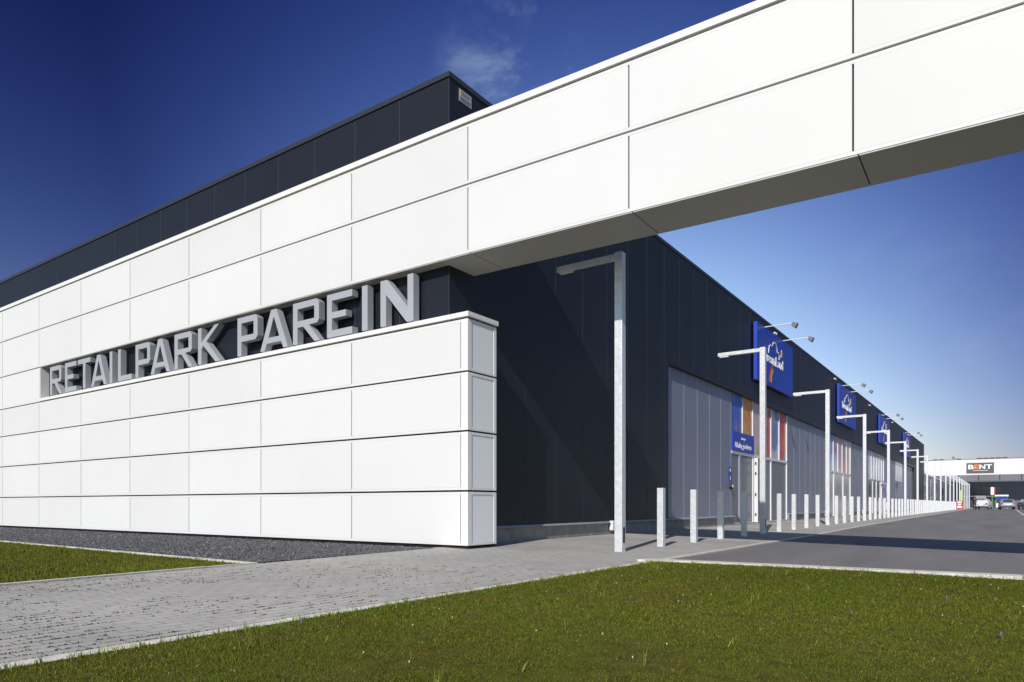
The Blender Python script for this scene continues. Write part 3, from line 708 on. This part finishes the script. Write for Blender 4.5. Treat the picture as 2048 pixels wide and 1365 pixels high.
# small fittings on the wall
ns = thing('notice_sign', (XR, 25.42, 1.4), 'small dark blue notice plates on the grey cladding beside the first shop door', 'sign')
for zz in (1.88, 1.60):
    b = MB(); b.box(XR+.006, XR+.02, 25.26, 25.56, zz, zz+.26); b.build('plate', M['blue'], ns)
b = MB(); b.box(XR+.021, XR+.024, 25.38, 25.44, 1.64, 1.80); b.build('pictogram', M['text'], ns); b = MB(); b.tube((XR+.021, 25.41, 2.01), (XR+.024, 25.41, 2.01), .07, n=14); b.build('pictogram', M['text'], ns)
bell = thing('intercom', (XR, 25.45, 1.4), 'round black and white intercom beside the first shop door', 'intercom')
b = MB(); b.tube((XR+.004, 25.46, 1.42), (XR+.10, 25.46, 1.42), .11, .10, n=18); b.build('housing', M['black'], bell)
b = MB(); b.tube((XR+.101, 25.45, 1.42), (XR+.115, 25.45, 1.42), .06, .05, n=18); b.build('face_plate', M['text'], bell)
pq = thing('contractor_plaque', (XF, 9.68, 8.08), 'small white contractor plate with a yellow bar high on the corner of the dark building', 'sign')
b = MB(); b.box(XF+.003, XF+.012, 9.67, 10.02, 8.07, 8.29); b.build('plate', M['grey_seam'], pq)
b = MB(); b.box(XF+.013, XF+.015, 9.695, 9.715, 8.17, 8.27); b.build('yellow_bar', M['yellow'], pq)
b = MB()
for zz, a, c in ((8.235, 9.73, 9.98), (8.20, 9.73, 9.95), (8.14, 9.70, 10.0), (8.115, 9.70, 9.97), (8.092, 9.70, 9.99)): b.box(XF+.013, XF+.014, a, c, zz, zz+.012)
b.build('printing', M['signgrey'], pq)
for i, yy in enumerate((15.55, 34.1, 41.5, 54.2)):
    o = MB(); z0 = .10; o.box(XF+.004, XF+.10, yy, yy+.16, z0, z0+.24)
    q = o.build('junction_box', M['white_metal'], origin=(XF, yy, z0), bevel=.008)
    tag(q, ['white socket box low on the plinth behind the first lamp post', 'white socket box at the far foot of the first shop window', 'white socket box low on the wall before the second shop window', 'white socket box low on the wall past the second shop window'][i], 'box', 'white socket boxes along the plinth')

# ---------------------------------------------------------------- blue shop signs with floodlights and cameras
def arc(cx, cy, r, a0, a1, w, n=14):
    o = []; 
    for k in range(n+1):
        a = R(a0+(a1-a0)*k/n); o.append((cx+(r+w/2)*math.cos(a), cy+(r+w/2)*math.sin(a)))
    for k in range(n, -1, -1):
        a = R(a0+(a1-a0)*k/n); o.append((cx+(r-w/2)*math.cos(a), cy+(r-w/2)*math.sin(a)))
    return o
lab = ['nearest blue DreamLand board on the dark facade, with cloud, star and rainbow', 'second blue DreamLand board from the camera, above the second shop window', 'third blue DreamLand board from the camera, above the third shop window', 'farthest blue DreamLand board, near the end of the dark facade']
Y0 = 27.70
sg = thing('shop_sign', (XF, Y0, 5.68), lab[0], 'sign', 'blue shop signs along the dark facade')
b = MB(); b.box(XF+.06, XF+.20, Y0, Y0+5.75, 5.68, 7.97); bd = b.build('board', M['blue'], sg, bevel=.01)
for yy in (Y0+.5, Y0+5.1):
    b = MB(); b.box(XF+.003, XF+.06, yy, yy+.1, 5.9, 7.8); b.build('bracket', M['dark_edge'], sg)
XS = XF+.203
b = MB(); vs, fs = text_geo('DreamLand', .60, .02, 1.08); mxx = max(v[0] for v in vs); vs = [(v[0]*3.06/mxx, v[1], v[2]) for v in vs]
b.add(on_side(vs, XS+.012, Y0+.85, 6.62), fs); b.build('lettering', M['text'], sg)
b = MB()
for c in (arc(1.95, 1.38, .32, 70, 190, .04), arc(2.55, 1.50, .42, 10, 150, .045), arc(3.08, 1.38, .22, -20, 75, .04)):
    vs, fs = shape_geo([c], .02); b.add(on_side(vs, XS+.012, Y0, 5.68), fs)
b.build('cloud_outline', M['text'], sg)
b = MB(); st_ = [((.19 if k % 2 == 0 else .07)*math.sin(k*math.pi/5)+3.66, (.19 if k % 2 == 0 else .07)*math.cos(k*math.pi/5)+1.62) for k in range(10)]
vs, fs = shape_geo([st_], .02); b.add(on_side(vs, XS+.012, Y0, 5.68), fs); b.build('star', M['yellow'], sg)
b = MB()
for k in range(4):
    vs, fs = shape_geo([arc(2.75, .12, .95-.085*k, 130, 178, .085)], .016); b.add(on_side(vs, XS+.010, Y0, 5.68), fs, k)
b.build('rainbow', [M['red'], M['orange'], M['yellow'], M['green']], sg)
for k in range(1, 4):
    c = dup(sg); c.location = (XF, Y0+17.1*k-.05*k, 5.68); c['label'] = lab[k]
# floodlight arms
fl = thing('floodlight', (XF, 29.05, 8.02), '', 'floodlight', 'floodlights on arms above the blue signs')
b = MB(); b.tube((XF+.003, 29.05, 8.02), (XF+1.22, 29.05, 8.02), .022, n=10); b.box(XF+.002, XF+.02, 28.97, 29.13, 7.94, 8.10); b.build('arm', M['white_metal'], fl)
b = MB()
b.hexa([(XF+1.20, 28.93, 7.90), (XF+1.34, 28.93, 7.80), (XF+1.34, 29.17, 7.80), (XF+1.20, 29.17, 7.90), (XF+1.22, 28.96, 8.06), (XF+1.44, 28.96, 7.98), (XF+1.44, 29.14, 7.98), (XF+1.22, 29.14, 8.06)])
hd = b.build('lamp_head', M['signgrey'], fl, bevel=.01)
b = MB(); b.quad((XF+1.205, 28.95, 7.895), (XF+1.335, 28.95, 7.797), (XF+1.335, 29.15, 7.797), (XF+1.205, 29.15, 7.895)); b.build('lamp_glass', M['darkglass'], hd)
od = ['nearest', 'second', 'third', 'farthest']
for k in range(4):
    for j in range(2):
        c = fl if (k == 0 and j == 0) else dup(fl)
        c.location = (XF, 29.05+17.05*k+2.9*j, 8.02)
        c['label'] = '%s floodlight arm above the %s blue sign' % (['near', 'far'][j], od[k])
wc = thing('wall_camera', (XF, 30.5, 8.05), '', 'camera', 'small cameras under the roof edge')
b = MB(); b.box(XF+.002, XF+.03, 30.44, 30.56, 7.98, 8.12); b.tube((XF+.03, 30.5, 8.06), (XF+.16, 30.5, 8.06), .02, n=8); b.build('bracket', M['black'], wc)
b = MB(); b.tube((XF+.14, 30.46, 8.08), (XF+.20, 30.58, 8.03), .045, .05, n=12); b.build('camera_body', M['white_metal'], wc)
for k in range(5):
    c = wc if k == 0 else dup(wc); c.location = (XF, 30.5+13.05*k, 8.05)
    c['label'] = 'small white camera under the roof edge, %s along the dark facade' % ['first', 'second', 'third', 'fourth', 'fifth'][k]

# ---------------------------------------------------------------- lamp posts and bollards
XP, YP0, PP = -5.37, 10.77, 8.75
pw = .072
lp = thing('lamp_post', (XP, YP0, 0), '', 'lamp post', 'lamp posts along the pavement')
b = MB(); b.box(XP-pw, XP+pw, YP0-pw, YP0+pw, -.25, 5.11); b.build('post', M['galv'], lp, bevel=.006)
b = MB(); b.box(XP-1.25, XP-pw-.004, YP0-.05, YP0+.05, 4.998, 5.095); ar = b.build('arm', M['galv'], lp, bevel=.004)
b = MB(); b.box(XP-1.20, XP-.95, YP0-.04, YP0+.04, 4.965, 4.997); b.build('lamp', M['white_metal'], ar)
b = MB(); b.box(XP+pw+.001, XP+pw+.004, YP0-.03, YP0+.035, .12, .39); b.build('service_hatch', M['black'], lp)
b = MB(); b.box(XP-.15, XP+.15, YP0-.15, YP0+.15, -.08, .012)
ordn = ['first', 'second', 'third', 'fourth', 'fifth', 'sixth', 'seventh', 'eighth', 'ninth', 'tenth', 'eleventh', 'twelfth', 'thirteenth', 'fourteenth', 'fifteenth', 'sixteenth', 'seventeenth', 'eighteenth', 'nineteenth', 'twentieth']
for k in range(20):
    c = lp if k == 0 else dup(lp); y_ = YP0+PP*k; c.location = (XP, y_, gz(XP, y_)+.03)
    c['label'] = 'tall galvanised lamp post standing under the white beam, nearest of the row' if k == 0 else 'galvanised lamp post with a short arm, %s in the row from the camera' % ordn[k]
bo = MB(); bw = .062; by = YP0+PP/5
bo.box(XP-bw, XP+bw, by-bw, by+bw, -.2, 1.085); bo = bo.build('bollard', M['galv'], origin=(XP, by, 0), bevel=.005)
tag(bo, '', 'bollard', 'square bollards between the lamp posts')
for k in range(13):
    for j in range(1, 5):
        c = bo if (k == 0 and j == 1) else bo.copy()
        if c is not bo: COL.objects.link(c)
        y_ = YP0+PP*k+PP/5*j; c.location = (XP+random.uniform(-.008, .008), y_, gz(XP, y_)+.045+random.uniform(-.008, .008)); c.rotation_euler.z = random.uniform(-.02, .02)
        c['label'] = 'square galvanised bollard, %s after the %s lamp post' % (['first', 'second', 'third', 'fourth'][j-1], ordn[k])

# ---------------------------------------------------------------- far end of the car park
lb = thing('low_shop_building', (-9.5, 140, 0), 'low grey shop row beyond the end of the dark facade', 'building')
b = MB(); b.box(-60, -8.6, 103.45, 186, 0, 4.9); b.build('wall', M['grey'], lb)
b = MB(); b.box(-60, -8.55, 103.44, 186, 4.9, 5.15); b.build('roof_edge', M['end_panel'], lb)
PB = [poster('figure_poster_pale', (.05, .05, .06), (.65, .64, .66), (.45, .4, .42), .9, 21), poster('figure_poster_dark', (.04, .04, .05), (.55, .55, .58), (.12, .12, .14), .8, 22)]
for k, (a, c, z0, z1) in enumerate(((107, 111, .3, 4.2), (113, 116, .6, 4.0), (121, 125, .3, 4.6), (128, 134, .3, 4.6), (140, 150, .3, 3.6))):
    b = MB(); b.box(-8.598, -8.57, a, c, z0, z1); b.build('window', PB[k % 2] if k < 4 else M['darkglass'], lb)
# the far white beam and the building behind it
fb = thing('far_white_beam', (-5, 182, 7.3), 'far white beam carrying the BENT sign across the end of the car park', 'beam')
b = MB(); b.box(-14, 30, 182, 183, 7.22, 10.62); b.build('cladding', M['white'], fb)
b = MB(); b.box(-14.05, 30, 181.96, 183.05, 10.62, 10.74)
for a, c in ((-12.4, -11.6), (-11.3, -10.4), (-8, -7.1)): b.box(a, c, 182.4, 182.6, 10.74, 10.95)
for k in range(5): b.box(-4.2+k*1.15, -3.2+k*1.15, 182.4, 182.6, 10.76, 10.98)
b.build('coping', M['signgrey'], fb)
b = MB(); b.box(-14, -13.4, 182, 183, 0, 7.2); b.build('pier', M['white'], fb)
bs = thing('bent_sign', (-3.6, 181.9, 7.5), 'dark grey sign reading BENT in white and orange on the far white beam', 'sign')
b = MB(); b.box(-6.05, -1.04, 181.85, 181.99, 7.62, 9.86); b.build('board', M['signgrey'], bs)
for txt, x0, wd, mm_ in (('B', -5.75, 1.05, 'text'), ('E', -4.62, .85, 'orange'), ('N', -3.70, 1.1, 'text'), ('T', -2.50, 1.1, 'text')):
    vs, fs = text_geo(txt, 1.32, .03, 1, .04); a = min(v[0] for v in vs); c = max(v[0] for v in vs)
    vs = [((v[0]-a)*wd/(c-a), v[1], v[2]) for v in vs]
    b = MB(); b.add(on_front(vs, x0, 181.83, 8.52), fs); b.build('letter', M[mm_], bs)
b = MB(); b.box(-4.9, -2.1, 181.83, 181.85, 8.12, 8.20); b.build('strapline', M['text'], bs)
lh = thing('beam_floodlight', (-8.5, 182.2, 10.7), 'small dark floodlight standing on top of the far white beam', 'floodlight')
b = MB(); b.tube((-8.5, 182.3, 10.74), (-8.5, 182.3, 11.1), .05, n=6); b.build('stand', M['signgrey'], lh)
b = MB(); b.hexa([(-8.8, 181.9, 11.0), (-8.1, 181.9, 10.95), (-8.1, 182.5, 10.95), (-8.8, 182.5, 11.0), (-8.75, 182, 11.5), (-8.3, 182, 11.3), (-8.3, 182.4, 11.3), (-8.75, 182.4, 11.5)]); b.build('lamp_head', M['signgrey'], lh)
eb = thing('end_building', (0, 200, 0), 'wide grey shop building closing the far end of the car park behind the white beam', 'building')
M['endgrey'] = mat('end_wall_grey', (.12, .125, .15), .5, 0, .08, .2); M['endlight'] = mat('end_wall_light', (.17, .175, .20), .5, 0, .08, .2)
b = MB(); b.box(-60, 60, 190, 215, -.1, 6.2); b.box(-60, 60, 190, 215, 6.2, 8.6, 1)
for k in range(-4, 8): b.box(k*4-.06, k*4+.06, 189.94, 190, 6.25, 8.5, 2)
b.build('wall', [M['endgrey'], M['endlight'], M['gap']], eb)
b = MB()
for k in range(4): b.box(-7.3+k*1.95, -5.5+k*1.95, 189.9, 189.99, 3.0, 4.8)
b.build('upper_window', M['darkglass'], eb)
b = MB(); b.box(-7.0, -2.0, 189.9, 189.99, 0, 2.35); b.box(-1.9, .6, 189.9, 189.99, 0, 2.35); b.build('entrance', M['darkglass'], eb)
b = MB(); b.box(-7.4, -.6, 189.2, 189.9, 2.42, 2.72); b.build('canopy', M['white_metal'], eb)

def car(name, loc, rz, body, label, tail_open=False):
    """five-door hatchback seen from behind; origin at the ground, nose along +Y"""
    t = thing(name, (0, 0, 0), label, 'car', 'cars parked at the far end')
    L, Wd = 4.2, 1.76
    prof = [(-2.10, .32), (-2.12, .62), (-2.06, .92), (-1.98, 1.00), (-1.62, 1.42), (-1.30, 1.48), (.0, 1.50), (.35, 1.44), (1.05, 1.00), (1.85, .82), (2.08, .62), (2.10, .30)]
    b = MB(); n = len(prof)
    def half(z): return Wd/2*(1 if z < 1.0 else 1-.26*(z-1.0)/.5)*(1 if z > .45 else .96)
    for sgn in (-1, 1): b.v += [(sgn*half(z), y, z) for y, z in prof]
    for k in range(n-1): b.f.append((k, n+k, n+k+1, k+1)); b.m.append(0)
    b.f.append(tuple(range(n))); b.m.append(0); b.f.append(tuple(n+k for k in reversed(range(n)))); b.m.append(0)
    b.f.append((0, n-1, 2*n-1, n)); b.m.append(0)
    b.build('body', body, t, bevel=.05)
    if not tail_open:
        b = MB(); b.quad((-.60, -1.965, 1.04), (.60, -1.965, 1.04), (.50, -1.665, 1.385), (-.50, -1.665, 1.385)); b.build('rear_window', M['darkglass'], t)
    else:
        b = MB(); b.quad((-.66, -2.13, .66), (.66, -2.13, .66), (.52, -1.62, 1.40), (-.52, -1.62, 1.40)); b.build('boot_opening', M['black'], t)
        b = MB(); b.hexa([(-.62, -1.60, 1.50), (.62, -1.60, 1.50), (.66, -2.55, 1.95), (-.66, -2.55, 1.95), (-.62, -1.60, 1.55), (.62, -1.60, 1.55), (.66, -2.57, 2.0), (-.66, -2.57, 2.0)]); b.build('tailgate', body, t)
    for sgn in (-1, 1):
        b = MB()
        pts = [(sgn*(half(z)+.012), y, z) for y, z in ((-1.60, 1.05), (-1.42, 1.38), (.25, 1.40), (.85, 1.05))]
        b.poly(pts if sgn < 0 else pts[::-1]); b.build('side_window', M['darkglass'], t)
        b = MB(); b.box(sgn*.70-.14, sgn*.70+.14, -2.135, -2.02, .70, .92); b.build('tail_light', M['red'], t)
        for yy in (-1.30, 1.30):
            b = MB(); b.tube((sgn*.72, yy, .31), (sgn*.89, yy, .31), .31, n=18); wt = b.build('tyre', M['black'], t)
            b = MB(); b.tube((sgn*.88, yy, .31), (sgn*.90, yy, .31), .20, n=14); b.build('rim', M['white_metal'], wt)
    b = MB(); b.box(-.26, .26, -2.15, -2.125, .62, .74); b.build('number_plate', M['text'], t)
    b = MB(); b.box(-.84, .84, -2.16, -2.06, .30, .46); b.build('bumper', M['black'], t)
    t.location = loc; t.rotation_euler.z = rz; return t
cp = lambda n_, c: mat(n_, c, .22, .2, spec=.8)
z_ = .02
car('parked_car', (.80, 122, z_), R(4), cp('silver_paint', (.26, .27, .29)), 'silver hatchback seen from behind at the far end of the road')
car('parked_car', (-2.0, 125, z_), R(-8), cp('white_paint', (.75, .75, .76)), 'white hatchback with its tailgate raised near the far entrance', True)
car('parked_car', (3.3, 124, z_), R(10), cp('dark_silver_paint', (.16, .17, .19)), 'dark grey car parked right of the silver hatchback')
car('parked_car', (3.55, 106, z_-.04), R(8), cp('navy_paint', (.02, .03, .06)), 'dark navy car at the right edge, nearest of the parked cars')
# person loading the white car
def person(loc, rz, label):
    t = thing('person', loc, label, 'person'); t.rotation_euler.z = rz
    V = [(0, 0, .93), (0, .02, 1.15), (0, .02, 1.38), (0, .03, 1.50), (0, .06, 1.60), (0, .06, 1.70),
         (.09, 0, .88), (.10, .04, .50), (.11, -.02, .09), (.11, .12, .04), (-.09, 0, .88), (-.10, .00, .50), (-.12, -.08, .09), (-.12, .06, .04),
         (.18, .02, 1.40), (.24, .06, 1.14), (.20, .25, 1.02), (-.18, .02, 1.40), (-.24, .06, 1.14), (-.20, .25, 1.02)]
    rad = [.14, .15, .16, .06, .095, .075, .10, .07, .05, .045, .10, .07, .05, .045, .065, .05, .035, .065, .05, .035]
    E_ = [(0, 1), (1, 2), (2, 3), (3, 4), (4, 5), (0, 6), (6, 7), (7, 8), (8, 9), (0, 10), (10, 11), (11, 12), (12, 13), (2, 14), (14, 15), (15, 16), (2, 17), (17, 18), (18, 19)]
    me = bpy.data.meshes.new('body'); me.from_pydata(V, E_, []); o = bpy.data.objects.new('body', me); COL.objects.link(o); o.parent = t
    o.modifiers.new('skin', 'SKIN'); me.skin_vertices or None
    for k, r in enumerate(rad): me.skin_vertices[0].data[k].radius = (r, r)
    me.skin_vertices[0].data[0].use_root = True
    o.modifiers.new('sub', 'SUBSURF').levels = 1
    m = bpy.data.materials.new('dark_clothes'); m.use_nodes = True; n, l = m.node_tree.nodes, m.node_tree.links
    tcn = n.new('ShaderNodeTexCoord'); sp = n.new('ShaderNodeSeparateXYZ'); l.new(tcn.outputs['Object'], sp.inputs[0])
    cr = n.new('ShaderNodeValToRGB'); cr.color_ramp.interpolation = 'CONSTANT'; l.new(sp.outputs[2], cr.inputs[0])
    mr = n.new('ShaderNodeMapRange'); mr.inputs[2].default_value = 1.8; l.new(sp.outputs[2], mr.inputs[0]); l.new(mr.outputs[0], cr.inputs[0])
    e = cr.color_ramp.elements; e[0].color = (.02, .02, .03, 1); e[1].position = .5; e[1].color = (.03, .03, .035, 1)
    e2 = e.new(.84); e2.color = (.45, .28, .2, 1); e3 = e.new(.93); e3.color = (.04, .025, .015, 1)
    l.new(cr.outputs[0], n['Principled BSDF'].inputs['Base Color']); me.materials.append(m)
    return t
try: person((-3.05, 121.5, -.01), R(-20), 'person in dark clothes standing beside the open white car')
except Exception as ex: print('person', ex)
# sandwich board, banner sign, flag
sb = thing('sandwich_board', (-4.9, 121.4, 0), 'red and white pavement board at the far end of the kerb', 'sign')
b = MB(); b.hexa([(-5.38, 121.2, .02), (-4.42, 121.2, .02), (-4.42, 121.24, .02), (-5.38, 121.24, .02), (-5.30, 121.42, 1.28), (-4.50, 121.42, 1.28), (-4.50, 121.46, 1.28), (-5.30, 121.46, 1.28)])
b.hexa([(-5.38, 121.66, .02), (-4.42, 121.66, .02), (-4.42, 121.70, .02), (-5.38, 121.70, .02), (-5.30, 121.46, 1.28), (-4.50, 121.46, 1.28), (-4.50, 121.50, 1.28), (-5.30, 121.50, 1.28)]); b.build('panel', M['red'], sb)
b = MB(); 
for z0, z1, w_ in ((.95, 1.15, .5), (.62, .82, .34), (.25, .5, .56)): b.hexa([(-4.9-w_/2, 121.175+z0*.175, z0), (-4.9+w_/2, 121.175+z0*.175, z0), (-4.9+w_/2, 121.19+z0*.175, z0), (-4.9-w_/2, 121.19+z0*.175, z0), (-4.9-w_/2, 121.175+z1*.175, z1), (-4.9+w_/2, 121.175+z1*.175, z1), (-4.9+w_/2, 121.19+z1*.175, z1), (-4.9-w_/2, 121.19+z1*.175, z1)])
b.build('print', M['text'], sb)
fg = thing('banner_sign', (-1.0, 140, 0), 'tall white and red banner on a green pole in front of the far entrance', 'sign')
b = MB(); b.tube((-1.05, 140, -.1), (-1.05, 140, 3.7), .06, n=8); b.build('pole', M['green'], fg)
b = MB(); b.box(-1.25, -.80, 139.9, 139.94, 2.35, 3.6); b.box(-.80, -.62, 139.9, 139.94, 2.35, 3.6, 1); b.build('banner', [M['text'], M['red']], fg)
tr = thing('trolley_shelter', (.2, 142, 0), 'small white and blue trolley shelter left of the silver car', 'shelter')
b = MB()
for X in (-.55, 1.05): b.box(X-.05, X+.05, 141.5, 141.6, -.1, 2.1); b.box(X-.05, X+.05, 143.4, 143.5, -.1, 2.1)
b.build('frame', M['green'], tr)
b = MB(); b.box(-.7, 1.2, 141.4, 143.6, 2.1, 2.35); b.box(-.6, 1.1, 141.45, 141.48, 1.5, 1.9, 1); b.build('roof', [M['text'], M['blue']], tr)
b = MB(); b.box(-.5, .5, 141.8, 143.2, .25, .95); b.build('trolleys', M['end_panel'], tr)
yf = thing('yellow_flag', (-5.9, 150, 0), 'slim yellow-green flag on a pole among the farthest lamp posts', 'flag')
b = MB(); b.tube((-5.75, 150, -.05), (-5.75, 150, 3.4), .03, n=6); b.build('pole', M['white_metal'], yf)
b = MB(); b.hexa([(-6.1, 149.98, 1.0), (-5.77, 149.98, .8), (-5.77, 150.02, .8), (-6.1, 150.02, 1.0), (-6.05, 149.98, 3.2), (-5.77, 149.98, 3.4), (-5.77, 150.02, 3.4), (-6.05, 150.02, 3.2)]); b.build('cloth', mat('yellow_green', (.45, .50, .06), .7), yf)
# poster stand before the third shop window
ps = thing('poster_stand', (-7.3, 64.8, 0), 'blue and purple poster in a white frame standing before the third shop window', 'sign')
PY0, PY1 = 58.6, 61.6
b = MB(); X = -7.35
b.box(X-.04, X+.02, PY0, PY0+.12, 0, 2.45); b.box(X-.04, X+.02, PY1-.12, PY1, 0, 2.45); b.box(X-.04, X+.02, PY0+.12, PY1-.12, 2.33, 2.45); b.box(X-.04, X+.02, PY0+.12, PY1-.12, 1.02, 1.12)
b.build('frame', M['white_metal'], ps)
b = MB(); b.box(X-.02, X+.01, PY0+.12, PY1-.12, 1.12, 2.33); b.build('poster', poster('poster_violet', (.35, .12, .3), (.16, .17, .50), (.5, .4, .6), 2.2, 31), ps)
ps.location.y = ps.location.y
# white parking line and yellow-green plants by the far shop
b = MB(); xs_ = [(2.0, 141.8), (1.40, 60.7), (1.38, 40)]
for (xa, ya), (xb, yb) in zip(xs_[:-1], xs_[1:]):
    n = 6
    for k in range(n):
        p = lambda u, dx: (xa+(xb-xa)*u+dx, ya+(yb-ya)*u, gz(xa+(xb-xa)*u+dx, ya+(yb-ya)*u)+.0)
        b.quad(p(k/n, 0), p(k/n, .14), p((k+1)/n, .14), p((k+1)/n, 0))
tag(b.build('parking_line', mat('road_paint', (.6, .6, .6), .7, 0, .1, 5)), kind='structure')
